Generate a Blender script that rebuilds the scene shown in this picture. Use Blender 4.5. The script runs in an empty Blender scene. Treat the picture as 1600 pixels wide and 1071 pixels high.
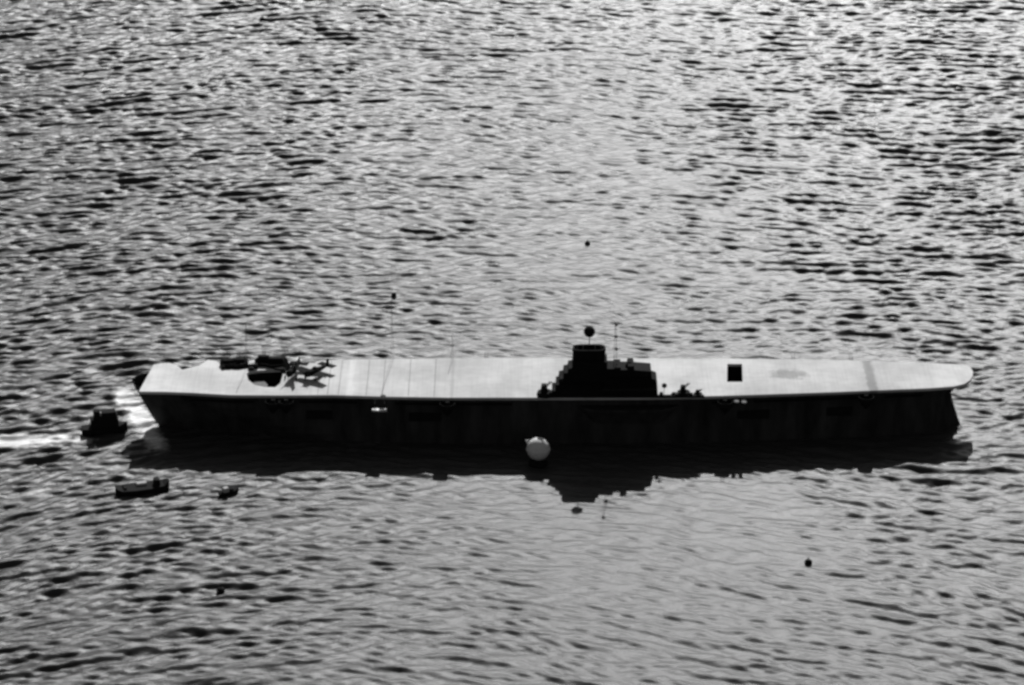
import bpy, bmesh, math, random
import numpy as np
from mathutils import Vector, Matrix
from mathutils.geometry import tessellate_polygon
random.seed(7)
rng = np.random.RandomState(11)
R = math.radians
scene = bpy.context.scene
C = scene.collection

# ------------------------------------------------------------------ camera
PITCH = R(21.9)
FPX = 5353.0                      # focal length in pixels of the 1600 wide photograph
CAM = Vector((0.0, -797.0, 343.0))
cam_d = bpy.data.cameras.new('camera')
cam = bpy.data.objects.new('camera', cam_d)
C.objects.link(cam)
cam_d.sensor_width = 36.0
cam_d.lens = 36.0 * FPX / 1600.0
cam_d.clip_start = 1.0
cam_d.clip_end = 60000.0
cam.location = CAM
cam.rotation_euler = (R(90) - PITCH, 0, 0)
scene.camera = cam

# ------------------------------------------------------------------ light
SUN_EL, SUN_AZ = 35.0, 5.0        # the sun stands behind the ship; azimuth measured from +Y towards +X
world = bpy.data.worlds.new('World')
scene.world = world
world.use_nodes = True
wn = world.node_tree
wn.nodes.clear()
sky = wn.nodes.new('ShaderNodeTexSky')
sky.sky_type = 'NISHITA'
sky.sun_disc = False
sky.sun_elevation = R(SUN_EL)
sky.sun_rotation = R(SUN_AZ)
sky.air_density = 1.0
sky.dust_density = 2.0
bw = wn.nodes.new('ShaderNodeRGBToBW')          # black and white film
bg = wn.nodes.new('ShaderNodeBackground')
bg.inputs['Strength'].default_value = 0.05
wo = wn.nodes.new('ShaderNodeOutputWorld')
wn.links.new(sky.outputs[0], bw.inputs[0])
wn.links.new(bw.outputs[0], bg.inputs['Color'])
wn.links.new(bg.outputs[0], wo.inputs['Surface'])
sd = bpy.data.lights.new('sun', 'SUN')
sd.energy = 5.0
sd.angle = R(0.53)
sd.color = (1.0, 1.0, 1.0)
sun = bpy.data.objects.new('sun', sd)
C.objects.link(sun)
to_sun = Vector((math.sin(R(SUN_AZ)) * math.cos(R(SUN_EL)), math.cos(R(SUN_AZ)) * math.cos(R(SUN_EL)), math.sin(R(SUN_EL))))
sun.rotation_euler = to_sun.to_track_quat('Z', 'Y').to_euler()
sun.location = to_sun * 900
vs = scene.view_settings
vs.view_transform = 'Standard'
vs.look = 'None'
vs.gamma = 1.0
vs.use_curve_mapping = False
vs.exposure = -0.25
scene.render.engine = 'CYCLES'
scene.cycles.filter_width = 2.9
scene.cycles.max_bounces = 5
scene.cycles.sample_clamp_indirect = 4.0

# ------------------------------------------------------------------ helpers
cp, sp = math.cos(PITCH), math.sin(PITCH)
def at(u, v, z=0.0):
    """the world point on the level z that the photograph shows at pixel (u, v)"""
    a, b = (u - 800.0) / FPX, -(v - 535.5) / FPX
    d = Vector((a, cp + b * sp, -sp + b * cp))
    t = (z - CAM.z) / d.z
    p = CAM + d * t
    return Vector((p.x, p.y, z))

def tag(o, label=None, cat=None, group=None, kind=None):
    if label: o['label'] = label
    if cat: o['category'] = cat
    if group: o['group'] = group
    if kind: o['kind'] = kind
    return o

def empty(name, loc=(0, 0, 0), rz=0.0):
    o = bpy.data.objects.new(name, None)
    o.empty_display_size = 0.5
    C.objects.link(o)
    o.location = loc
    o.rotation_euler = (0, 0, rz)
    return o

class MB:
    """collects shapes of ONE mesh object"""
    def __init__(s):
        s.v, s.f = [], []
    def add(s, vs_, fs_):
        n = len(s.v)
        s.v += [tuple(p) for p in vs_]
        s.f += [tuple(n + i for i in f) for f in fs_]
        return s
    def box(s, x0, x1, y0, y1, z0, z1, tx=0.0, ty=0.0):
        return s.add([(x0, y0, z0), (x1, y0, z0), (x1, y1, z0), (x0, y1, z0),
                      (x0 + tx, y0 + ty, z1), (x1 - tx, y0 + ty, z1), (x1 - tx, y1 - ty, z1), (x0 + tx, y1 - ty, z1)],
                     [(3, 2, 1, 0), (4, 5, 6, 7), (0, 1, 5, 4), (1, 2, 6, 5), (2, 3, 7, 6), (3, 0, 4, 7)])
    def prism(s, pts, z0, z1, inset=None):
        n = len(pts)
        a = sum(pts[i][0] * pts[(i + 1) % n][1] - pts[(i + 1) % n][0] * pts[i][1] for i in range(n))
        if a < 0: pts = pts[::-1]
        tri = tessellate_polygon([[Vector((p[0], p[1], 0)) for p in pts]])
        v = [(p[0], p[1], z0) for p in pts] + [(p[0], p[1], z1) for p in pts]
        f = []
        for t in tri:
            a_, b_, c_ = [Vector((pts[i][0], pts[i][1], 0)) for i in t]
            if (b_ - a_).cross(c_ - a_).z < 0: t = (t[0], t[2], t[1])
            f.append(tuple(i + n for i in t)); f.append((t[2], t[1], t[0]))
        f += [(i, (i + 1) % n, (i + 1) % n + n, i + n) for i in range(n)]
        return s.add(v, f)
    def tube(s, path, rad, seg=8, cap=True):
        path = [Vector(p) for p in path]
        if not hasattr(rad, '__len__'): rad = [rad] * len(path)
        vs_, fs_ = [], []
        for i, p in enumerate(path):
            d = (path[min(i + 1, len(path) - 1)] - path[max(i - 1, 0)]).normalized()
            u = d.orthogonal().normalized(); w = d.cross(u)
            for k in range(seg):
                t = 2 * math.pi * k / seg
                vs_.append(p + (u * math.cos(t) + w * math.sin(t)) * rad[i])
        for i in range(len(path) - 1):
            for k in range(seg):
                k2 = (k + 1) % seg
                fs_.append((i * seg + k, i * seg + k2, (i + 1) * seg + k2, (i + 1) * seg + k))
        if cap:
            fs_.append(tuple(range(seg))[::-1])
            fs_.append(tuple((len(path) - 1) * seg + k for k in range(seg)))
        return s.add(vs_, fs_)
    def lathe(s, c, prof, seg=16, sx=1.0, sy=1.0):
        """prof: (radius, z) from the bottom up, about the vertical through c"""
        vs_, fs_ = [], []
        for r, z in prof:
            for k in range(seg):
                t = 2 * math.pi * k / seg
                vs_.append((c[0] + r * sx * math.cos(t), c[1] + r * sy * math.sin(t), c[2] + z))
        for i in range(len(prof) - 1):
            for k in range(seg):
                k2 = (k + 1) % seg
                fs_.append((i * seg + k, i * seg + k2, (i + 1) * seg + k2, (i + 1) * seg + k))
        fs_.append(tuple(range(seg))[::-1])
        fs_.append(tuple((len(prof) - 1) * seg + k for k in range(seg)))
        return s.add(vs_, fs_)
    def loft(s, rings, closed=True, caps=True):
        n = len(rings[0])
        v = [p for r in rings for p in r]
        f = []
        for i in range(len(rings) - 1):
            for k in range(n if closed else n - 1):
                k2 = (k + 1) % n
                f.append((i * n + k, i * n + k2, (i + 1) * n + k2, (i + 1) * n + k))
        if caps:
            f.append(tuple(range(n))[::-1]); f.append(tuple((len(rings) - 1) * n + k for k in range(n)))
        return s.add(v, f)
    def build(s, name, mat, parent=None, smooth=False, bevel=0.0, recalc=True):
        me = bpy.data.meshes.new(name)
        me.from_pydata(s.v, [], s.f)
        if recalc:
            bm = bmesh.new(); bm.from_mesh(me)
            bmesh.ops.recalc_face_normals(bm, faces=bm.faces)
            bm.to_mesh(me); bm.free()
        if smooth:
            for p in me.polygons: p.use_smooth = True
        me.materials.append(mat)
        o = bpy.data.objects.new(name, me)
        C.objects.link(o)
        if parent: o.parent = parent
        if bevel:
            m = o.modifiers.new('bevel', 'BEVEL'); m.width = bevel; m.segments = 2; m.limit_method = 'ANGLE'
        return o

def paint(name, val, rough=0.7, var=0.25, scale=0.4, spec=0.3, streak=0.0):
    """weathered grey paint: patchy tone, grime streaks, fine relief"""
    m = bpy.data.materials.new(name); m.use_nodes = True
    nt = m.node_tree; N = nt.nodes; L = nt.links
    b = N['Principled BSDF']
    b.inputs['Roughness'].default_value = rough
    b.inputs['Specular IOR Level'].default_value = spec
    tc = N.new('ShaderNodeTexCoord')
    mp = N.new('ShaderNodeMapping'); mp.inputs['Scale'].default_value = (1, 1, 0.25 if streak else 1)
    no = N.new('ShaderNodeTexNoise'); no.inputs['Scale'].default_value = scale; no.inputs['Detail'].default_value = 7; no.inputs['Roughness'].default_value = 0.65
    mr = N.new('ShaderNodeMapRange')
    mr.inputs['From Min'].default_value = 0.3; mr.inputs['From Max'].default_value = 0.7
    mr.inputs['To Min'].default_value = val * (1 - var); mr.inputs['To Max'].default_value = val * (1 + var * 0.6)
    L.new(tc.outputs['Object'], mp.inputs[0]); L.new(mp.outputs[0], no.inputs['Vector'])
    L.new(no.outputs['Fac'], mr.inputs['Value'])
    L.new(mr.outputs[0], b.inputs['Base Color'])
    bp = N.new('ShaderNodeBump'); bp.inputs['Strength'].default_value = 0.15; bp.inputs['Distance'].default_value = 0.05
    n2 = N.new('ShaderNodeTexNoise'); n2.inputs['Scale'].default_value = 3.0; n2.inputs['Detail'].default_value = 4
    L.new(tc.outputs['Object'], n2.inputs['Vector']); L.new(n2.outputs['Fac'], bp.inputs['Height']); L.new(bp.outputs[0], b.inputs['Normal'])
    return m

M_HULL = paint('hull_paint', 0.05, 0.85, 0.6, 0.25, 0.05, streak=1)
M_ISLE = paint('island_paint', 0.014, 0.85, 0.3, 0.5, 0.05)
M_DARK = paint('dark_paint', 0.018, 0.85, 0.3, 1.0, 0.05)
M_GREY = paint('grey_paint', 0.10, 0.7, 0.3, 1.0, 0.2)
M_LEDGE = paint('ledge_lit_paint', 0.035, 0.85, 0.5, 1.5, 0.05)  # lighter than the island paint, to imitate sunlit floors
M_WHITE = paint('white_paint', 0.84, 0.5, 0.12, 1.5, 0.3)
M_RAFT = paint('raft_canvas', 0.32, 0.8, 0.25, 1.5, 0.2)
M_TOP = paint('pale_canvas', 0.5, 0.8, 0.25, 1.5, 0.2)

# ------------------------------------------------------------------ water
WL_PX = 693.0
def smooth01(t): t = np.clip(t, 0, 1); return t * t * (3 - 2 * t)
def bump2(X, Y, cx, cy, rx, ry): return np.exp(-(((X - cx) / rx) ** 2 + ((Y - cy) / ry) ** 2))

def axis(lo, hi, step, far, grow=1.35):
    a = list(np.arange(lo, hi + step * 0.5, step))
    s, p = step, hi
    while p < far: s *= grow; p += s; a.append(p)
    s, p, pre = step, lo, []
    while p > -far: s *= grow; p -= s; pre.append(p)
    return np.array(pre[::-1] + a)

def wave_field(X, Y):
    # wind sea: crests run roughly along X and swing away from the camera on the left
    near = smooth01((60.0 - Y) / 260.0)
    Yw = Y - (0.12 * X - (0.26 + 0.26 * near) * 55.0 * np.log(np.cosh((X + 62.0) / 55.0)))
    Yw = Yw + 2.0 * np.sin(X / 37.0 + Y / 51.0) + 1.1 * np.sin(X / 17.0 - Y / 29.0 + 1.3)
    out = []
    dyg = np.gradient(Y, axis=0)
    for n, l0, l1, pk, wd, spread, skew, slope in ((90, 3.4, 12.0, 6.2, 0.45, 0.17, 0.26, 0.155), (70, 1.6, 4.2, 3.0, 0.5, 0.36, 0.2, 0.20)):
        H = np.zeros_like(X)
        for i in range(n):
            lam = l0 * (l1 / l0) ** rng.rand()
            th = rng.normal(0, spread)
            k = 2 * math.pi / lam
            amp = lam * math.exp(-((math.log(lam / pk)) / wd) ** 2)
            ph = k * (X * math.sin(th) + Yw * math.cos(th)) + rng.rand() * 6.283
            H += amp * (np.sin(ph) + skew * np.sin(2 * ph))
        c = (np.abs(X) < 140) & (np.abs(Y) < 150)
        H *= slope / np.std((np.gradient(H, axis=0) / dyg)[c])
        out.append(H)
    return out

def ruffle(X, Y):
    """1 where the wind raises the sea fully, lower in the lee of the ship and in slicks"""
    lee = 0.42 * bump2(X, Y, 25, -58, 62, 42) + 0.22 * bump2(X, Y, 50, -95, 85, 60)
    slick = 0.38 * bump2(X, Y, 22, 190, 42, 230) + 0.2 * bump2(X, Y, -30, 250, 22, 150)
    gust = 0.50 * bump2(X, Y, -135, 20, 80, 300) + 0.38 * bump2(X, Y, 130, 110, 50, 280) + 0.24 * smooth01((Y - 40) / 330) - 0.2 * bump2(X, Y, 10, -190, 70, 90)
    patch = 0.10 * np.sin(X / 19 + Y / 37 + 1.0) * np.sin(X / 33 - Y / 23) + 0.07 * np.sin(X / 9 + Y / 31)
    return np.clip(1.0 - lee - slick + gust + patch, 0.34, 1.45)

xs = axis(-186, 186, 0.56, 45000)
ys = axis(-205, 505, 0.48, 45000)
X, Y = np.meshgrid(xs, ys)
fade = np.clip(1 - np.maximum(np.maximum(np.abs(X) - 186, 0) / 60, np.maximum(np.abs(Y - 150) - 355, 0) / 90), 0, 1)
ruf = ruffle(X, Y)
big, small = wave_field(X, Y)
Z = (big * ruf + small * (0.3 + 0.7 * ruf)) * fade
nx, ny = len(xs), len(ys)
co = np.stack([X, Y, Z], -1).reshape(-1, 3).astype(np.float32)
ii = np.arange(ny - 1)[:, None] * nx + np.arange(nx - 1)[None, :]
quads = np.stack([ii, ii + 1, ii + nx + 1, ii + nx], -1).reshape(-1, 4).astype(np.int32)
me = bpy.data.meshes.new('water')
me.vertices.add(len(co)); me.vertices.foreach_set('co', co.ravel())
me.loops.add(quads.size); me.loops.foreach_set('vertex_index', quads.ravel())
me.polygons.add(len(quads))
me.polygons.foreach_set('loop_start', np.arange(0, quads.size, 4, dtype=np.int32))
me.polygons.foreach_set('use_smooth', np.ones(len(quads), dtype=bool))
me.update(calc_edges=True)
# wind patches (they set how finely rippled the surface is) and foam
wind = 0.55 + 0.60 * bump2(X, Y, 25, 150, 70, 330) + 0.35 * bump2(X, Y, 45, -100, 70, 90) - 0.40 * bump2(X, Y, -125, -20, 60, 150)
wind += 0.10 * np.sin(X / 31 + Y / 83) * np.sin(Y / 47 - X / 71)
foam = np.zeros_like(X)
def foam_px(u, v, ru, rv, a, ang=0.0):
    global foam
    c = at(u, v, 0)
    dx, dy = X - c.x, Y - c.y
    ca, sa = math.cos(ang), math.sin(ang)
    foam = np.maximum(foam, a * np.exp(-((dx * ca + dy * sa) / ru) ** 2 - ((-dx * sa + dy * ca) / rv) ** 2))
foam_px(203, 632, 2.8, 10.0, 1.5, 0.35)
foam_px(222, 655, 2.8, 11.0, 1.2, 0.35)
foam_px(236, 682, 3.0, 10.0, 0.8, 0.35)
foam_px(20, 690, 14, 3.6, 1.1, 0.05)
foam_px(85, 683, 9, 2.0, 0.6, 0.3)
foam_px(125, 690, 4, 3.0, 0.5, 0.3)
foam_px(60, 768, 14, 2.0, 0.45, 0.5)
foam_px(155, 650, 6, 3.0, 0.5, 0.6)
for nm, arr in (('wind', wind), ('foam', foam)):
    at_ = me.attributes.new(nm, 'FLOAT', 'POINT')
    at_.data.foreach_set('value', np.clip(arr, 0, 2).ravel().astype(np.float32))
water = bpy.data.objects.new('water', me); C.objects.link(water)
tag(water, kind='structure')

m = bpy.data.materials.new('sea_water'); m.use_nodes = True
nt = m.node_tree; N = nt.nodes; L = nt.links
b = N['Principled BSDF']
b.inputs['IOR'].default_value = 1.333
b.inputs['Specular IOR Level'].default_value = 0.18
geo = N.new('ShaderNodeNewGeometry')
aw = N.new('ShaderNodeAttribute'); aw.attribute_name = 'wind'
af = N.new('ShaderNodeAttribute'); af.attribute_name = 'foam'
rr = N.new('ShaderNodeMapRange'); rr.inputs['From Min'].default_value = 0; rr.inputs['From Max'].default_value = 1.2
rr.inputs['To Min'].default_value = 0.28; rr.inputs['To Max'].default_value = 0.37
L.new(aw.outputs['Fac'], rr.inputs['Value'])
L.new(rr.outputs[0], b.inputs['Roughness'])
mp = N.new('ShaderNodeMapping'); mp.inputs['Scale'].default_value = (0.55, 1.0, 1.0)
L.new(geo.outputs['Position'], mp.inputs[0])
n1 = N.new('ShaderNodeTexNoise'); n1.inputs['Scale'].default_value = 1.9; n1.inputs['Detail'].default_value = 5; n1.inputs['Roughness'].default_value = 0.72
L.new(mp.outputs[0], n1.inputs['Vector'])
bp = N.new('ShaderNodeBump'); bp.inputs['Strength'].default_value = 1.0; bp.inputs['Distance'].default_value = 0.105
L.new(n1.outputs['Fac'], bp.inputs['Height'])
L.new(bp.outputs[0], b.inputs['Normal'])
nf = N.new('ShaderNodeTexNoise'); nf.inputs['Scale'].default_value = 0.9; nf.inputs['Detail'].default_value = 6; nf.inputs['Roughness'].default_value = 0.7
L.new(mp.outputs[0], nf.inputs['Vector'])
ad = N.new('ShaderNodeMath'); ad.operation = 'ADD'; L.new(nf.outputs['Fac'], ad.inputs[0]); L.new(af.outputs['Fac'], ad.inputs[1])
fm = N.new('ShaderNodeMapRange'); fm.inputs['From Min'].default_value = 0.72; fm.inputs['From Max'].default_value = 1.15
L.new(ad.outputs[0], fm.inputs['Value'])
mx = N.new('ShaderNodeMix'); mx.data_type = 'RGBA'
L.new(fm.outputs[0], mx.inputs['Factor'])
mx.inputs['A'].default_value = (0.052, 0.052, 0.052, 1); mx.inputs['B'].default_value = (0.85, 0.85, 0.85, 1)
L.new(mx.outputs['Result'], b.inputs['Base Color'])
me.materials.append(m)

# ------------------------------------------------------------------ aircraft carrier
DZ = 13.0                         # flight deck level
def dk(u, v, z=DZ): p = at(u, v, z); return (p.x, p.y)
carrier = empty('aircraft_carrier', (0, 0, 0))
tag(carrier, 'large black-hulled aircraft carrier with pale flight deck and dark amidships island, lying on the water', 'ship')

near_px = [(217, 612), (260, 612.5), (300, 614), (360, 617.5), (440, 618), (520, 617.5), (600, 620), (700, 621.5), (850, 621.5), (1000, 621), (1100, 619.5),
           (1200, 616.5), (1300, 613), (1400, 609), (1450, 607), (1490, 604), (1507, 600), (1516, 594), (1520, 587), (1520, 580), (1516, 574), (1506, 570.5), (1490, 569)]
far_px = [(1400, 565.5), (1300, 562.5), (1180, 561), (1000, 560), (850, 559.5), (700, 560), (560, 562), (502, 563.5), (491, 567.5), (472, 566.5), (458, 572), (444, 574),
          (432, 571), (412, 571.5), (396, 574.5), (384, 577), (372, 578), (351, 577.5), (345, 570), (338, 564.5), (325, 562.5), (312, 571), (300, 574), (285, 578), (277, 572),
          (264, 567), (240, 570), (229, 590)]
out = [dk(*p) for p in near_px + far_px]
well_a = [dk(*p) for p in [(385, 584), (391, 580.5), (405, 579), (424, 578), (440, 577.5), (442, 586), (438, 599), (430, 605.5), (413, 605), (398, 602), (388, 594)]]
well_b = [dk(*p) for p in [(1136.5, 569), (1159.5, 569), (1160.5, 597), (1136, 597)]]
def deck_mesh():
    mb = MB()
    loops = [out, well_a, well_b]
    flat = [p for l in loops for p in l]
    tri = tessellate_polygon([[Vector((p[0], p[1], 0)) for p in l] for l in loops])
    n = len(flat)
    v = [(p[0], p[1], DZ) for p in flat] + [(p[0], p[1], DZ - 0.7) for p in flat]
    f = []
    for t in tri:
        a_, b_, c_ = [Vector((flat[i][0], flat[i][1], 0)) for i in t]
        if (b_ - a_).cross(c_ - a_).z < 0: t = (t[0], t[2], t[1])
        f.append(tuple(t)); f.append(tuple(i + n for i in t[::-1]))
    o = 0
    for li, l in enumerate(loops):
        k = len(l)
        ar = sum(l[i][0] * l[(i + 1) % k][1] - l[(i + 1) % k][0] * l[i][1] for i in range(k))
        for i in range(k):
            a_, b_ = o + i, o + (i + 1) % k
            q = (a_, a_ + n, b_ + n, b_)
            f.append(q if (ar > 0) == (li == 0) else q[::-1])
        o += k
    return mb.add(v, f)

# deck paint: pale planking with seams, worn patches, oil stain, mottled band
md = bpy.data.materials.new('flight_deck_planking'); md.use_nodes = True
nt = md.node_tree; N = nt.nodes; L = nt.links
b = N['Principled BSDF']; b.inputs['Roughness'].default_value = 0.75; b.inputs['Specular IOR Level'].default_value = 0.15
tc = N.new('ShaderNodeTexCoord'); sx = N.new('ShaderNodeSeparateXYZ'); L.new(tc.outputs['Object'], sx.inputs[0])
def mathn(op, a, b_=None, c_=None, clamp=False):
    n_ = N.new('ShaderNodeMath'); n_.operation = op; n_.use_clamp = clamp
    for i, q in enumerate((a, b_, c_)):
        if q is None: continue
        if isinstance(q, (int, float)): n_.inputs[i].default_value = q
        else: L.new(q, n_.inputs[i])
    return n_.outputs[0]
def noise(scale, detail=5, rough=0.6, sc=(1, 1, 1)):
    mp_ = N.new('ShaderNodeMapping'); mp_.inputs['Scale'].default_value = sc; L.new(tc.outputs['Object'], mp_.inputs[0])
    n_ = N.new('ShaderNodeTexNoise'); n_.inputs['Scale'].default_value = scale; n_.inputs['Detail'].default_value = detail; n_.inputs['Roughness'].default_value = rough
    L.new(mp_.outputs[0], n_.inputs['Vector']); return n_.outputs['Fac']
def ramp(v, a, b_, lo=0.0, hi=1.0, mode='SMOOTHSTEP'):
    n_ = N.new('ShaderNodeMapRange'); n_.interpolation_type = mode
    n_.inputs['From Min'].default_value = a; n_.inputs['From Max'].default_value = b_; n_.inputs['To Min'].default_value = lo; n_.inputs['To Max'].default_value = hi
    L.new(v, n_.inputs['Value']); return n_.outputs[0]
xa = at(330, 600, DZ).x; xb = at(455, 600, DZ).x; xc = at(1455, 600, DZ).x; xd = at(1475, 600, DZ).x
white_ends = mathn('MAXIMUM', ramp(sx.outputs[0], xa, xb, 1, 0), ramp(sx.outputs[0], xc, xd, 0, 1))
base = mathn('MULTIPLY_ADD', white_ends, 0.10, 0.62)
base = mathn('MULTIPLY', base, ramp(noise(0.06, 6, 0.6), 0.3, 0.7, 0.80, 1.16))
base = mathn('MULTIPLY', base, ramp(noise(0.9, 5, 0.7, (0.35, 1, 1)), 0.3, 0.7, 0.93, 1.05))
base = mathn('MULTIPLY', base, ramp(noise(2.5, 2, 0.5, (1, 0.03, 1)), 0.35, 0.6, 0.95, 1.03))
st = at(1232, 585, DZ)
ex = mathn('MULTIPLY', mathn('SUBTRACT', sx.outputs[0], st.x), 1 / 5.2)
ey = mathn('MULTIPLY', mathn('SUBTRACT', sx.outputs[1], st.y), 1 / 3.6)
rad = mathn('ADD', mathn('MULTIPLY', ex, ex), mathn('MULTIPLY', ey, ey))
rad = mathn('ADD', rad, mathn('MULTIPLY', mathn('SUBTRACT', noise(0.7, 4), 0.5), 2.4))
base = mathn('MULTIPLY', base, ramp(rad, 0.1, 1.3, 0.55, 1.0))
# dirty cross band
bx_ = at(1360, 590, DZ).x
bd = mathn('ABSOLUTE', mathn('SUBTRACT', sx.outputs[0], bx_))
bd = mathn('ADD', bd, mathn('MULTIPLY', mathn('SUBTRACT', noise(0.8, 3), 0.5), 1.6))
base = mathn('MULTIPLY', base, ramp(bd, 0.6, 1.7, 0.55, 1.0))
# pale strip and darker seam line amidships
sb_ = mathn('ABSOLUTE', mathn('SUBTRACT', sx.outputs[0], at(549, 590, DZ).x))
base = mathn('MULTIPLY', base, ramp(sb_, 0.5, 1.3, 1.16, 1.0))
sb_ = mathn('ABSOLUTE', mathn('SUBTRACT', sx.outputs[0], at(707, 590, DZ).x))
base = mathn('MULTIPLY', base, ramp(sb_, 0.2, 0.7, 0.85, 1.0))
L.new(base, b.inputs['Base Color'])
bpn = N.new('ShaderNodeBump'); bpn.inputs['Strength'].default_value = 0.3; bpn.inputs['Distance'].default_value = 0.03
L.new(noise(4, 4), bpn.inputs['Height']); L.new(bpn.outputs[0], b.inputs['Normal'])
deck_o = deck_mesh().build('flight_deck', md, carrier, recalc=False)

# hull: half breadths follow the deck outline
def edge_y(x, pts):
    pts = sorted(pts)
    for (x0, y0), (x1, y1) in zip(pts, pts[1:]):
        if x0 <= x <= x1: return y0 + (y1 - y0) * (x - x0) / max(x1 - x0, 1e-6)
    return pts[0][1] if x < pts[0][0] else pts[-1][1]
near_w = [dk(*p) for p in near_px[:17]]
y_mid = at(800, 590, DZ).y
x_bow_t, x_bow_b = at(207, 598, DZ - 2).x, at(246, 672, 0).x
x_st_t, x_st_b = at(1492, 640, 8).x, at(1503, 672, 0).x
hull = MB()
levels = [-3.0, 0.0, 2.0, 4.0, 6.5, 9.0, 11.0, DZ - 0.72]
rings = []
NS = 60
for zi, z in enumerate(levels):
    tz = min(max(z / 12.3, 0), 1)
    xb0 = x_bow_b + (x_bow_t - x_bow_b) * tz ** 0.85
    xs0 = x_st_b + (x_st_t - x_st_b) * min(tz * 1.5, 1) + max(0, z - 9.0) * 0.85
    ring = []
    for side in (-1, 1):
        rr_ = range(NS + 1) if side == -1 else range(NS, -1, -1)
        for i in rr_:
            t = i / NS
            t2 = 0.5 - 0.5 * math.cos(math.pi * t)
            x = xb0 + (xs0 - xb0) * t2
            full = abs(edge_y(x, near_w) - y_mid) - 1.0
            full = min(full, 12.2)
            bow = min(1.0, ((x - xb0) / (46 - 34 * tz)) ) ** (0.75 - 0.3 * tz) if x > xb0 else 0
            stern = min(1.0, max(0, (xs0 - x)) / 16.0) ** 0.45 if xs0 > x else 0
            h = full * bow * stern
            ring.append((x, y_mid + side * max(h, 0.02 if side > 0 else 0.02), z))
    rings.append(ring)
hull.loft(rings)
hull_o = hull.build('hull', M_HULL, carrier, smooth=False)

# elevator wells (trunks with floors) and platforms
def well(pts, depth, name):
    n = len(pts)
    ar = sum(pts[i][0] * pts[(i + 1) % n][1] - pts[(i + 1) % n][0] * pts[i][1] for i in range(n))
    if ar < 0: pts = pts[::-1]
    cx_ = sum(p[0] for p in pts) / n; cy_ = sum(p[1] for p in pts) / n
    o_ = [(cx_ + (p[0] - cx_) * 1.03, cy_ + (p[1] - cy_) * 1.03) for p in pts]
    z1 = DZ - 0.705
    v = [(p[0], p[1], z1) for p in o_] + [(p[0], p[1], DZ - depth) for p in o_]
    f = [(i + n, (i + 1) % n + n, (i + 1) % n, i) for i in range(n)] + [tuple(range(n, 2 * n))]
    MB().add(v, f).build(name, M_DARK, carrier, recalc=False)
for u in (500, 515, 532, 575, 600, 640, 680):
    x = at(u, 590, DZ).x
    MB().tube([(x, edge_y(x, [dk(*p) for p in near_px[:17]]) + 0.4, DZ + 0.06), (x, edge_y(x, [dk(*p) for p in far_px[:14]]) - 0.6, DZ + 0.06)], 0.045, 5).build('arresting_wire', M_DARK, carrier)
# leave the hull interior free below the wells: their trunks end above the hull's deck cap
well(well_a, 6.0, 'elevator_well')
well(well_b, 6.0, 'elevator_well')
pa = [dk(*p) for p in [(391, 590), (397, 584), (412, 584), (418, 590), (415, 601), (400, 600)]]
MB().prism(pa, DZ - 2.4, DZ - 2.0).build('elevator_platform', paint('worn_steel', 0.13, 0.7, 0.5, 1.2, 0.2), carrier)

# remove the hull's top cap so the wells are open to the sky
bm = bmesh.new(); bm.from_mesh(hull_o.data)
caps = [f for f in bm.faces if len(f.verts) > 20 and f.calc_center_median().z > 5]
bmesh.ops.delete(bm, geom=caps, context='FACES_ONLY'); bm.to_mesh(hull_o.data); bm.free()

# catwalks along the near deck edge, with supports
def run_edge(u0, u1, n=12):
    return [(at(u0 + (u1 - u0) * i / n, 600, DZ).x) for i in range(n + 1)]
def catwalk(u0, u1, side=-1):
    xs_ = run_edge(u0, u1, 10)
    pts_i = [(x, edge_y(x, near_w) + 0.1) for x in xs_]
    pts_o = [(x, edge_y(x, near_w) - 0.9) for x in xs_]
    cw = MB().prism(pts_i + pts_o[::-1], DZ - 1.75, DZ - 1.6).build('catwalk', M_ISLE, carrier)
    rl = MB()
    for i, (x, y) in enumerate(pts_o):
        rl.tube([(x, y + 0.05, DZ - 1.6), (x, y + 0.05, DZ - 0.6)], 0.04, 5)
    rl.tube([(x, y + 0.05, DZ - 0.6) for x, y in pts_o], 0.04, 5)
    rl.tube([(x, y + 0.05, DZ - 1.1) for x, y in pts_o], 0.03, 5)
    rl.build('railing', M_ISLE, cw)
for a_, b_ in ((300, 400), (470, 560), (620, 800), (1110, 1140), (1175, 1340), (1380, 1440)): catwalk(a_, b_)

# gun tubs on brackets, twin barrels
def gun_tub(x, y, z, r, facing=-1, elev=50, name='gun_tub'):
    tub = MB()
    tub.lathe((x, y, z), [(0.3, -2.2), (r * 0.9, -0.25), (r, 0), (r, 1.1), (r - 0.1, 1.1), (r - 0.1, 0.05)], 18)
    t = tub.build(name, M_DARK, carrier)
    g = MB()
    g.lathe((x, y, z), [(0.75, 0.05), (0.6, 0.8), (0.35, 1.0)], 12)
    g.box(x - 0.6, x + 0.6, y - 0.45, y + 0.45, z + 0.7, z + 1.5, 0.1, 0.1)
    d = Vector((0, facing * math.cos(R(elev)), math.sin(R(elev))))
    for s in (-0.3, 0.3):
        p = Vector((x + s, y, z + 1.2))
        g.tube([p, p + d * 1.2, p + d * 2.9], [0.13, 0.1, 0.07], 6)
    g.build('gun', M_DARK, t)
    return t
def near_tub(u, out_=1.8, dz=-1.9, r=1.9, elev=30):
    x = at(u, 600, DZ).x
    gun_tub(x, edge_y(x, near_w) - out_, DZ + dz, r, -1, elev)
for u in (430, 450, 700, 1130, 1350): near_tub(u)
far_w = [dk(*p) for p in far_px]
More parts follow.
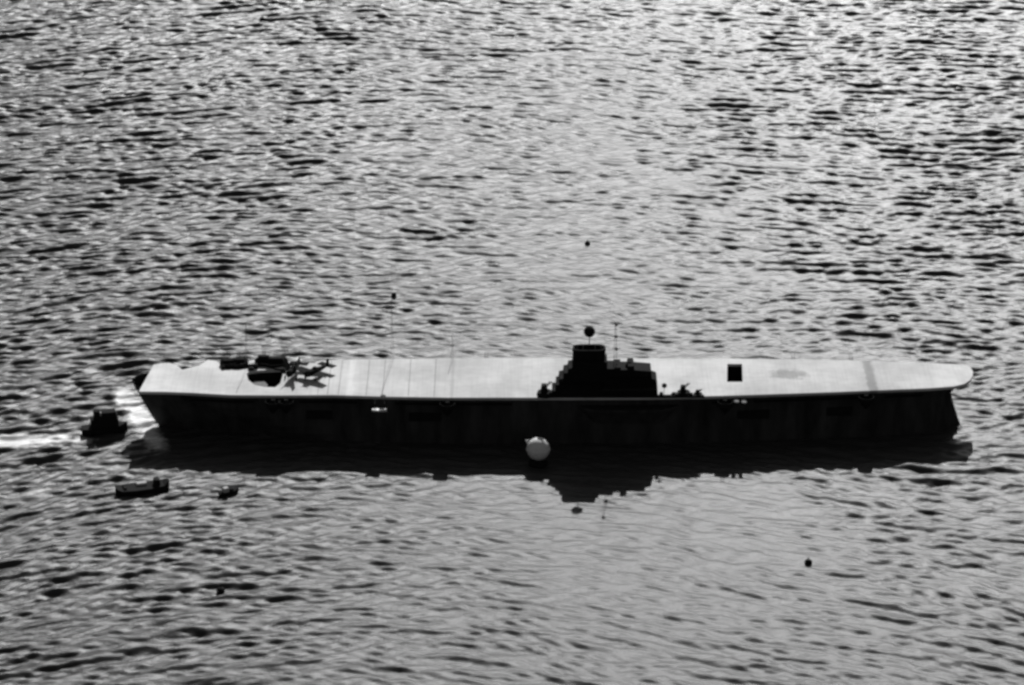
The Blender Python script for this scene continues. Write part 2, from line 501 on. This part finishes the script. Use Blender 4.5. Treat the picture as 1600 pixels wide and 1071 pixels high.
# dark tubs along the damaged far edge
for u, v, r in ((357, 568, 2.2), (372, 567, 2.6), (412, 566, 2.3), (430, 567, 3.0)):
    p = at(u, v + 5, DZ - 0.4); gun_tub(p.x, p.y, DZ - 0.1, r, 1, 35)
    MB().box(p.x - r * 0.8, p.x + r * 0.8, p.y - 0.6, p.y + 0.9, DZ + 0.6, DZ + 1.2 + (u * 7 % 13) / 11.0, 0.5, 0.2).build('gun_shield', M_DARK, carrier)
for u in (600, 760, 1240, 1330):
    x = at(u, 560, DZ).x; gun_tub(x, edge_y(x, far_w) + 0.4, DZ - 2.2, 1.8, 1, 25)
for k, (u, v, w, d, h) in enumerate(((392, 576, 1.6, 1.5, 0.7), (400, 573, 1.2, 2.0, 1.1), (443, 579, 1.4, 1.4, 0.9), (449, 573, 1.8, 1.1, 0.6), (349, 574, 1.2, 1.6, 0.8), (383, 571, 1.0, 1.2, 0.9))):
    p = at(u, v + 2, DZ)
    MB().box(p.x - w / 2, p.x + w / 2, p.y - d / 2, p.y + d / 2, DZ + 0.02, DZ + h, w * 0.22, d * 0.2).build('ready_locker', M_DARK, carrier)
# collapsed dark plating at the far edge between the tubs
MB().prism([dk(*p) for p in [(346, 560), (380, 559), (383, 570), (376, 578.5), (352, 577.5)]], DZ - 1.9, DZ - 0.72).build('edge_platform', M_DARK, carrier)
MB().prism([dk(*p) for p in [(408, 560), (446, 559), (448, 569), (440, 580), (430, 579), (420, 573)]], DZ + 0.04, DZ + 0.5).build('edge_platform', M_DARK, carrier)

# round cap under the after overhang
# ------------------------------------------------------------------ island
isle = MB()
def ix(u): return at(u, 600, DZ).x
yn = edge_y(ix(940), near_w)                 # near face of the island, flush with the deck edge
yf = yn + 5.6
SC = 5.72                                    # pixels per metre of height at the ship
def hz(v): return DZ + (621.5 - v) / SC
def blk(mb, u0, u1, v_top, y0, y1, z0=DZ + 0.01, tx=0.0, ty=0.0):
    mb.box(ix(u0), ix(u1), y0, y1, z0, hz(v_top), tx, ty)
# main house, built as a side profile extruded across its width
prof = [(862, 621.4), (862, 612), (868, 612), (868, 603), (872, 602), (873, 594), (879, 593), (880, 585), (886, 584), (887, 578), (893, 577), (894, 568), (947, 568), (947, 578), (958, 578),
        (958, 576), (968, 576), (968, 579.5), (978, 579.5), (979, 574), (988, 574), (989, 580), (1015, 582), (1016, 593), (1024, 596), (1026, 621.4)]
v = [(ix(u), yn + 0.15, hz(w)) for u, w in prof] + [(ix(u), yf, hz(w)) for u, w in prof]
n = len(prof)
isle.add(v, [tuple(range(n)), tuple(range(2 * n - 1, n - 1, -1))] + [(i, (i + 1) % n, (i + 1) % n + n, i + n) for i in range(n)])
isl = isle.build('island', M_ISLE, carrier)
# funnel
fx0, fx1 = ix(893), ix(945)
fc = ((fx0 + fx1) / 2, yn + 3.0)
fn = MB()
def oval(z, sx_, sy_):
    q = []
    for k in range(28):
        t = 2 * math.pi * k / 28
        c_, s_ = math.cos(t), math.sin(t)
        q.append((fc[0] + sx_ * math.copysign(abs(c_) ** 0.45, c_), fc[1] + sy_ * math.copysign(abs(s_) ** 0.6, s_), z))
    return q
w_ = (fx1 - fx0) / 2
ft = hz(549) - 0.5
fn.loft([oval(hz(569), w_ - 0.15, 2.1), oval(hz(565), w_ - 0.15, 2.1), oval(hz(560), w_ - 0.1, 2.15), oval(ft - 0.5, w_, 2.2), oval(ft, w_ - 0.1, 2.15), oval(ft, w_ - 0.5, 1.8), oval(ft - 2.0, w_ - 0.6, 1.7)])
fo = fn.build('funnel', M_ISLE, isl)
gr = MB()
for k in range(5):
    x = fx0 + 1.2 + k * (fx1 - fx0 - 2.4) / 4
    gr.tube([(x, fc[1] - 1.7, ft + 0.02), (x, fc[1], ft + 0.35), (x, fc[1] + 1.7, ft + 0.02)], 0.07, 5)
gr.build('funnel_cage', M_DARK, isl)
# bridge decks: overhanging galleries; lighter ledge paint imitates sun on the floor
def gallery(u0, u1, v_, y0, y1, mat=M_LEDGE, rail=True):
    z = hz(v_)
    g = MB().box(ix(u0), ix(u1), y0, y1, z - 0.18, z).build('gallery', mat, isl)
    if rail:
        r_ = MB()
        k = int((ix(u1) - ix(u0)) / 1.2)
        for i in range(k + 1):
            x = ix(u0) + 0.06 + (ix(u1) - ix(u0) - 0.12) * i / k
            r_.tube([(x, y0 + 0.06, z), (x, y0 + 0.06, z + 1.0)], 0.03, 5)
        r_.tube([(ix(u0), y0 + 0.06, z + 1.0), (ix(u1), y0 + 0.06, z + 1.0)], 0.035, 5)
        r_.build('railing', M_ISLE, isl)
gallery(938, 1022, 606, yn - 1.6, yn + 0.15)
gallery(866, 940, 600, yn - 0.9, yn + 0.15, M_ISLE)
gallery(950, 1010, 591, yn - 1.0, yn + 0.15, M_ISLE)
# wheelhouse, director, small houses along the roof
MB().box(ix(984), ix(1012), yn + 0.6, yf - 0.6, hz(583), hz(581.5), 0.1, 0.1).build('wheelhouse', M_ISLE, isl)
MB().lathe((ix(982), yn + 2.4, hz(581)), [(1.1, 0), (1.1, 0.6), (0.8, 1.1), (0.2, 1.5)], 14).build('gun_director', M_ISLE, isl)
MB().lathe((ix(962), yn + 2.4, hz(580)), [(0.9, -0.2), (0.9, 0.4), (0.3, 0.8)], 12).build('searchlight_platform', M_ISLE, isl)
wi = MB()
for k in range(9):
    x = ix(952) + k * (ix(1008) - ix(952)) / 8
    o = MB().box(x - 0.35, x + 0.35, yn + 0.07, yn + 0.149, hz(588), hz(588) + 0.6).build('window', M_DARK, isl)
# mast with lookout pod (the round dark shape above the funnel)
pc = at(921, 519, 0)
ym = yn + 3.0
def up(u, v, y):
    """point on the upright plane at depth y seen at pixel (u, v)"""
    a, b_ = (u - 800.0) / FPX, -(v - 535.5) / FPX
    d = Vector((a, cp + b_ * sp, -sp + b_ * cp)); t = (y - CAM.y) / d.y
    return CAM + d * t
pod = up(921, 519, ym)
ms = MB()
ms.tube([(pod.x, ym, ft - 3), (pod.x, ym, pod.z)], [0.16, 0.09], 8)
ms.build('pole_mast', M_DARK, isl)
po = MB(); po.lathe((pod.x, ym, pod.z), [(0.25, -1.45), (1.05, -0.95), (1.4, -0.2), (1.4, 0.45), (1.0, 1.1), (0.3, 1.5)], 18)
po.build('lookout_pod', M_DARK, isl)
# lattice signal mast with yards
lt = up(962, 503, yn + 2.0); lb = hz(581)
lm = MB()
H_ = lt.z - lb
for s in (-1, 1):
    lm.tube([(lt.x + 0.45 * s, yn + 2.0, lb - 0.3), (lt.x + 0.08 * s, yn + 2.0, lt.z)], 0.045, 5)
for k in range(9):
    t0, t1 = k / 9, (k + 1) / 9
    a_ = 0.45 - 0.37 * t0; c_ = 0.45 - 0.37 * t1; s = 1 if k % 2 else -1
    lm.tube([(lt.x + a_ * s, yn + 2.0, lb + H_ * t0), (lt.x - c_ * s, yn + 2.0, lb + H_ * t1)], 0.03, 4)
lm.build('signal_mast', M_GREY, isl)
for v_, hw in ((507, 0.9), (526, 1.3), (545, 1.0)):
    q = up(963, v_, yn + 2.0)
    y_ = MB(); y_.tube([(q.x - hw, q.y, q.z), (q.x + hw, q.y, q.z)], 0.07, 6); y_.box(q.x - 0.35, q.x + 0.35, q.y - 0.3, q.y + 0.3, q.z - 0.35, q.z + 0.3)
    y_.build('yard', M_GREY, isl)
# gun mounts on the deck edge fore and aft of the island
def mount(u, w_px, h_px):
    x = ix(u); r = w_px / 6.2 / 2; h = h_px / SC
    y = edge_y(x, near_w) + r * 0.6
    g = MB()
    g.lathe((x, y, DZ + 0.01), [(r, 0), (r * 0.97, h * 0.33), (r * 0.9, h * 0.34), (r * 0.5, h * 0.36), (r * 0.4, h * 0.5)], 14)
    g.box(x - r * 0.55, x + r * 0.35, y - r * 0.4, y + r * 0.5, DZ + h * 0.4, DZ + h * 0.85, r * 0.12, 0.05)
    q = Vector((x, y, DZ + h * 0.6))
    for s in (-0.3, 0.15): g.tube([q + Vector((s, 0, 0)), q + Vector((s + r * 0.8, -0.5, h * 0.55))], 0.12, 6)
    g.build('gun_mount', M_DARK, carrier)
mount(851, 24, 20); mount(1066, 20, 17); mount(1088, 14, 9); mount(1050, 10, 6)
def box_part(name, u0, u1, v_, y0, y1): MB().box(ix(u0), ix(u1), y0, y1, DZ + 0.56, hz(v_), 0.1, 0.05).build(name, M_DARK, carrier)
box_part('ready_locker', 838, 846, 615, yn - 0.3, yn + 0.5); box_part('ready_locker', 857, 861, 613, yn - 0.3, yn + 0.5)
box_part('ready_locker', 1028, 1034, 614, yn - 0.3, yn + 0.5); box_part('ready_locker', 1053, 1058, 616, yn - 0.3, yn + 0.5); box_part('ready_locker', 1074, 1080, 615, yn - 0.3, yn + 0.5)
MB().box(ix(840), ix(1098), yn - 0.4, yn + 0.6, DZ + 0.02, DZ + 0.55, 0.2, 0.1).build('deck_edge_coaming', M_DARK, carrier)
q = up(1038, 603, yn + 0.6)
sl = MB().tube([(q.x, q.y, DZ), (q.x, q.y, q.z)], 0.06, 6).build('lamp_post', M_GREY, carrier)
MB().lathe((q.x, q.y, q.z), [(0.25, -0.55), (0.6, -0.3), (0.6, 0.35), (0.2, 0.6)], 12).build('searchlight', M_DARK, sl)
# island sponson: a ledge bulging from the hull side
spn = MB()
z_s = DZ - 2.6
pts = [(ix(900), yn + 1.2), (ix(915), yn - 1.2), (ix(935), yn - 2.2), (ix(1025), yn - 2.2), (ix(1045), yn - 1.0), (ix(1060), yn + 1.2)]
low = [(ix(925), yn + 1.2), (ix(930), yn + 0.6), (ix(940), yn + 0.3), (ix(1020), yn + 0.3), (ix(1030), yn + 0.6), (ix(1035), yn + 1.2)]
spn.loft([[(x, y, z_s - 4.5) for x, y in low], [(x, y, z_s - 0.5) for x, y in pts], [(x, y, z_s) for x, y in pts]])
spn.build('sponson', M_HULL, carrier)
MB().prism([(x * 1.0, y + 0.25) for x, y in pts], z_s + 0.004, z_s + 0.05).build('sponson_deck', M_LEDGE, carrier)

# side openings, boat recess frames and strakes give the black side some relief
for (u0, u1, z0, z1) in ((480, 520, 6.2, 8.4), (640, 690, 6.2, 8.4), (1150, 1200, 6.2, 8.4), (1290, 1330, 6.2, 8.4)):
    yy = edge_y(ix((u0 + u1) / 2), near_w) + 0.75
    o = MB().box(ix(u0), ix(u1), yy - 0.1, yy + 1.0, z0, z1).build('side_hatch', M_DARK, carrier)
# anchor on the bow
q = up(280, 685, y_mid - 6.0)
an = MB().lathe((0, 0, 0), [(0.25, -0.55), (0.6, -0.2), (0.55, 0.35), (0.2, 0.6)], 10)
an.v = [(q.x + a_, q.y + b_ * 0.5, q.z + c_) for a_, b_, c_ in an.v]
an.build('anchor', M_WHITE, carrier)

# radio masts standing at the far deck edge (thin lattices)
def radio_mast(u, v_top, v_base):
    b0 = at(u, v_base, DZ); t0 = up(u, v_top, b0.y)
    r = MB(); h = t0.z - (DZ - 1.0)
    for s in (-1, 1): r.tube([(b0.x + 0.35 * s, b0.y, DZ - 1), (b0.x + 0.05 * s, b0.y, t0.z)], 0.035, 4)
    k = 12
    for i in range(k):
        a_ = 0.35 * (1 - i / k); c_ = 0.35 * (1 - (i + 1) / k); s = 1 if i % 2 else -1
        r.tube([(b0.x + a_ * s, b0.y, DZ - 1 + h * i / k), (b0.x - c_ * s, b0.y, DZ - 1 + h * (i + 1) / k)], 0.022, 4)
    m_ = r.build('radio_mast', M_DARK, carrier)
    return b0, t0, m_
radio_mast(386, 505, 574)
b0, t0, m_ = radio_mast(613, 463, 562)
y_ = MB().lathe((t0.x + 0.4, t0.y, t0.z), [(0.3, -0.9), (0.65, -0.5), (0.65, 0.5), (0.3, 0.9)], 10); y_.build('crow_nest', M_DARK, m_)
radio_mast(707, 520, 561)

# ------------------------------------------------------------------ boats and rafts hung on the side
def boat_hull(L_, B_, D_, mat, name, parent, nose=0.5, z0=0.0, open_=True, stern=0.6):
    """pointed bow at +X, rounded bilge"""
    rings = []
    n_ = 14
    for i in range(n_ + 1):
        t = i / n_; x = -L_ / 2 + L_ * t
        w = B_ / 2 * (min(1, stern + (1 - stern) * t / 0.35) if t < 0.35 else (1 - max(0, (t - 0.5) / 0.5) ** (2.2)) )
        w = max(w, 0.03)
        sh = D_ * (1 + 0.28 * max(0, t - 0.45) ** 2 / 0.3 + 0.06 * (1 - t))
        rings.append([(x, -w, z0 + sh), (x, -w * 0.9, z0 + sh * 0.45), (x, -w * 0.5, z0 + 0.05 * D_), (x, 0, z0), (x, w * 0.5, z0 + 0.05 * D_), (x, w * 0.9, z0 + sh * 0.45), (x, w, z0 + sh)])
    mb = MB().loft(rings, closed=True, caps=True)
    return mb.build(name, mat, parent, smooth=False)

xq = at(593, 640, DZ - 2).x
p = at(593, 640, DZ - 1.9)
lb_ = empty('ship_boat', (p.x, p.y, DZ - 2.5))
tag(lb_, 'small white boat hung high on the black hull side, left of the island', 'boat')
boat_hull(3.6, 1.3, 0.6, M_WHITE, 'hull', lb_)
for x in (-0.9, 0.0, 0.8): MB().box(x - 0.1, x + 0.1, -0.55, 0.55, 0.60, 0.66).build('thwart', M_TOP, lb_)
ye = edge_y(p.x, near_w)
for s in (-1.2, 1.2):
    MB().tube([(p.x + s, ye + 0.2, DZ - 1.2), (p.x + s, ye - 0.8, DZ - 0.4), (p.x + s, p.y, DZ - 0.5), (p.x + s, p.y, DZ - 1.8)], 0.07, 5).build('davit', M_DARK, carrier)
for i, (u, v_) in enumerate(((1151, 627.5), (1162.5, 628.5))):
    p = at(u, v_, DZ - 0.4)
    rf = MB().lathe((0, 0, 0), [(0.35, 0), (0.6, 0.12), (0.62, 0.35), (0.4, 0.5), (0.2, 0.4)], 14, 1.0, 1.3).build('life_raft', M_RAFT)
    rf.location = (p.x, p.y, DZ - 0.7)
    tag(rf, ('left' if i == 0 else 'right') + ' one of two pale life rafts under the square lift well', 'life raft', 'pale life rafts at the deck edge')
    MB().box(p.x - 0.5, p.x + 0.5, p.y - 0.5, edge_y(p.x, near_w) + 0.5, DZ - 0.95, DZ - 0.71).build('raft_shelf', M_DARK, carrier)

# ------------------------------------------------------------------ aircraft parked on deck
def aircraft(u, v_, heading, label, wing=0.0, L_=8.6, span=9.6, fold=False):
    p = at(u, v_, DZ)
    t = empty('parked_aircraft', (p.x, p.y, DZ + 0.02), heading)
    tag(t, label, 'aircraft', 'dark aircraft parked on the flight deck')
    t.scale = (1.18, 1.18, 1.25)
    fu = MB()
    st_ = [(-L_ * 0.62, 0.12, 1.25), (-L_ * 0.4, 0.34, 1.25), (-L_ * 0.1, 0.62, 1.35), (L_ * 0.15, 0.72, 1.45), (L_ * 0.3, 0.7, 1.5), (L_ * 0.38, 0.55, 1.5)]
    fu.loft([[(x, 1.35 * r * math.cos(2 * math.pi * k / 12) * 0.85, zc + r * math.sin(2 * math.pi * k / 12)) for k in range(12)] for x, r, zc in st_])
    fu.build('fuselage', M_DARK, t, smooth=True)
    wg = MB()
    for s in (-1, 1):
        if fold:
            tip = (s * 1.4, 4.0)
        else: tip = (s * span / 2, 1.55)
        wg.loft([[(L_ * 0.34, s * 0.3, 1.1), (-L_ * 0.04, s * 0.3, 1.1), (-L_ * 0.04, s * 0.3, 1.3), (L_ * 0.34, s * 0.3, 1.3)],
                 [(L_ * 0.24, tip[0], tip[1]), (0, tip[0], tip[1]), (0, tip[0], tip[1] + 0.1), (L_ * 0.24, tip[0], tip[1] + 0.1)]])
    wg.build('wing', M_DARK, t)
    MB().box(-L_ * 0.66, -L_ * 0.44, -2.0, 2.0, 1.3, 1.42, 0.1, 0).build('tailplane', M_DARK, t)
    MB().box(-L_ * 0.64, -L_ * 0.5, -0.06, 0.06, 1.3, 2.6, 0.2, 0.02).build('tail_fin', M_DARK, t)
    MB().lathe((L_ * 0.02, 0, 1.9), [(0.42, 0), (0.36, 0.3), (0.12, 0.5)], 10, 1.9, 1.0).build('canopy', M_DARK, t)
    pr = MB(); pr.tube([(L_ * 0.38, 0, 1.5), (L_ * 0.42, 0, 1.5)], [0.2, 0.05], 8)
    for k in range(3):
        a_ = k * 2.094 + 0.4
        pr.tube([(L_ * 0.4, 0, 1.5), (L_ * 0.4, 1.3 * math.cos(a_), 1.5 + 1.3 * math.sin(a_))], [0.1, 0.05], 5)
    pr.build('propeller', M_DARK, t)
    for s in (-1, 1):
        g = MB(); g.tube([(L_ * 0.16, s * 1.3, 1.2), (L_ * 0.2, s * 1.3, 0.3)], 0.07, 6)
        g.tube([(L_ * 0.2, s * 1.3 - 0.1, 0.32), (L_ * 0.2, s * 1.3 + 0.1, 0.32)], 0.32, 12)
        g.build('wheel', M_DARK, t)
aircraft(458, 589, R(-105), 'dark single-engined aircraft parked on deck beside the open dark lift well', L_=7.6, span=7.0, fold=True)
aircraft(492, 590, R(-125), 'dark single-engined aircraft farther right of the lift well, nose toward the deck edge', L_=7.8, span=7.6)

# ------------------------------------------------------------------ mooring buoy
p = at(841, 726, 0)
by = empty('mooring_buoy', (p.x, p.y, 0))
tag(by, 'big round white ball buoy on an added dark float, close against the black hull amidships', 'buoy')
MB().lathe((0, 0, 4.2), [(2.85 * math.sin(math.pi * k / 14) + 0.02, -2.85 * math.cos(math.pi * k / 14)) for k in range(15)], 28).build('ball', M_WHITE, by, smooth=True)
MB().lathe((0, 0, 3.95), [(2.87, 0), (2.98, 0.12), (2.98, 0.38), (2.87, 0.5)], 28).build('rubbing_band', M_WHITE, by)
MB().lathe((0, 0, 0), [(1.5, -0.6), (2.3, -0.2), (2.3, 0.7), (1.5, 1.1), (1.0, 1.9)], 20).build('float', M_DARK, by)  # float added to raise the ball out of the ship's shadow
MB().tube([(-1.9, -0.2, 5.9), (-2.3, -0.2, 6.7), (-2.9, -0.2, 6.5), (-2.7, -0.2, 5.9), (-2.1, -0.2, 5.5)], 0.25, 7).build('mooring_ring', M_WHITE, by)

# ------------------------------------------------------------------ harbour craft at the left
def tug(u, v_, rz, L_, label):
    p = at(u, v_, 0)
    t = empty('tugboat', (p.x, p.y, 0), rz)
    tag(t, label, 'tugboat')
    boat_hull(L_, 4.6, 2.3, M_DARK, 'hull', t, z0=-0.4)
    MB().box(-L_ * 0.30, L_ * 0.30, -1.6, 1.6, 1.5, 4.2, 0.1, 0.1).build('cabin', M_DARK, t)
    MB().box(-0.6, L_ * 0.26, -1.4, 1.4, 4.2, 6.0, 0.1, 0.1).build('wheelhouse', M_DARK, t)
    MB().lathe((-L_ * 0.16, 0, 4.1), [(0.95, 0), (0.85, 2.0), (0.95, 2.3)], 14).build('funnel', M_DARK, t)
    MB().tube([(L_ * 0.3, 0, 1.5), (L_ * 0.3, 0, 5.8)], [0.12, 0.07], 6).build('mast', M_DARK, t)
    for i in range(5):
        MB().lathe((-L_ * 0.35 + i * L_ * 0.15, -1.95, 0.7), [(0.2, 0), (0.42, 0.1), (0.42, 0.4), (0.2, 0.5)], 8).build('fender', M_DARK, t)
tug(164, 677, R(14), 11.5, 'squat black tugboat with cabin and funnel just left of the ship’s raked end')
p = at(222, 768, 0)
bg_ = empty('barge', (p.x, p.y, 0), R(18))
tag(bg_, 'long low black barge with a small pale hatch, below the left end of the ship', 'barge')
bh = MB()
bh.loft([[(x, -w, -0.4), (x, w, -0.4), (x, w * 1.05, 1.4 + e), (x, -w * 1.05, 1.4 + e)] for x, w, e in ((-6.3, 1.3, 0.5), (-5.2, 2.0, 0.1), (-2, 2.2, 0), (2, 2.2, 0), (5.2, 1.9, 0.2), (6.6, 0.6, 0.9))])
bh.build('hull', M_DARK, bg_)
MB().box(-1.2, 1.4, 0.2, 1.7, 1.4, 2.0, 0.1, 0.1).build('hatch', M_TOP, bg_)
MB().box(3.0, 4.4, -1.1, 1.1, 1.4, 2.9, 0.1, 0.1).build('cabin', M_DARK, bg_)
MB().box(-4.6, -3.9, -1.2, 1.2, 1.4, 1.9, 0.05, 0.05).build('bitts', M_DARK, bg_)
p = at(358, 772, 0)
lc = empty('launch', (p.x, p.y, 0), R(30))
tag(lc, 'small dark launch with a pale canopy floating below the ship, right of the barge', 'launch')
boat_hull(5.2, 2.0, 1.1, M_DARK, 'hull', lc, z0=-0.3)
MB().box(-1.6, -0.2, -0.7, 0.7, 0.8, 1.9, 0.1, 0.1).build('canopy', M_TOP, lc)
MB().box(-0.1, 1.0, -0.7, 0.7, 0.8, 1.4, 0.1, 0.1).build('engine_box', M_DARK, lc)

# small dark floats scattered on the water
for u, v_, r, lab in ((410, 31, 1.0, 'small dark float on open water near the top edge, left of centre'),
                      (918, 382, 0.8, 'small dark float on the bright water straight above the island'),
                      (1263, 880, 0.9, 'small dark float on the smooth water below the ship, right of centre'),
                      (345, 924, 1.0, 'small dark float on rippled water at lower left, below the black barge')):
    p = at(u, v_, 0)
    f_ = MB().lathe((0, 0, 0), [(r * 0.5, -0.5), (r, -0.1), (r, 0.5), (r * 0.6, 0.8), (0.12, 0.9), (0.1, 1.5)], 14).build('float_buoy', M_DARK)
    f_.location = p
    tag(f_, lab, 'buoy', 'small dark floats on the water')
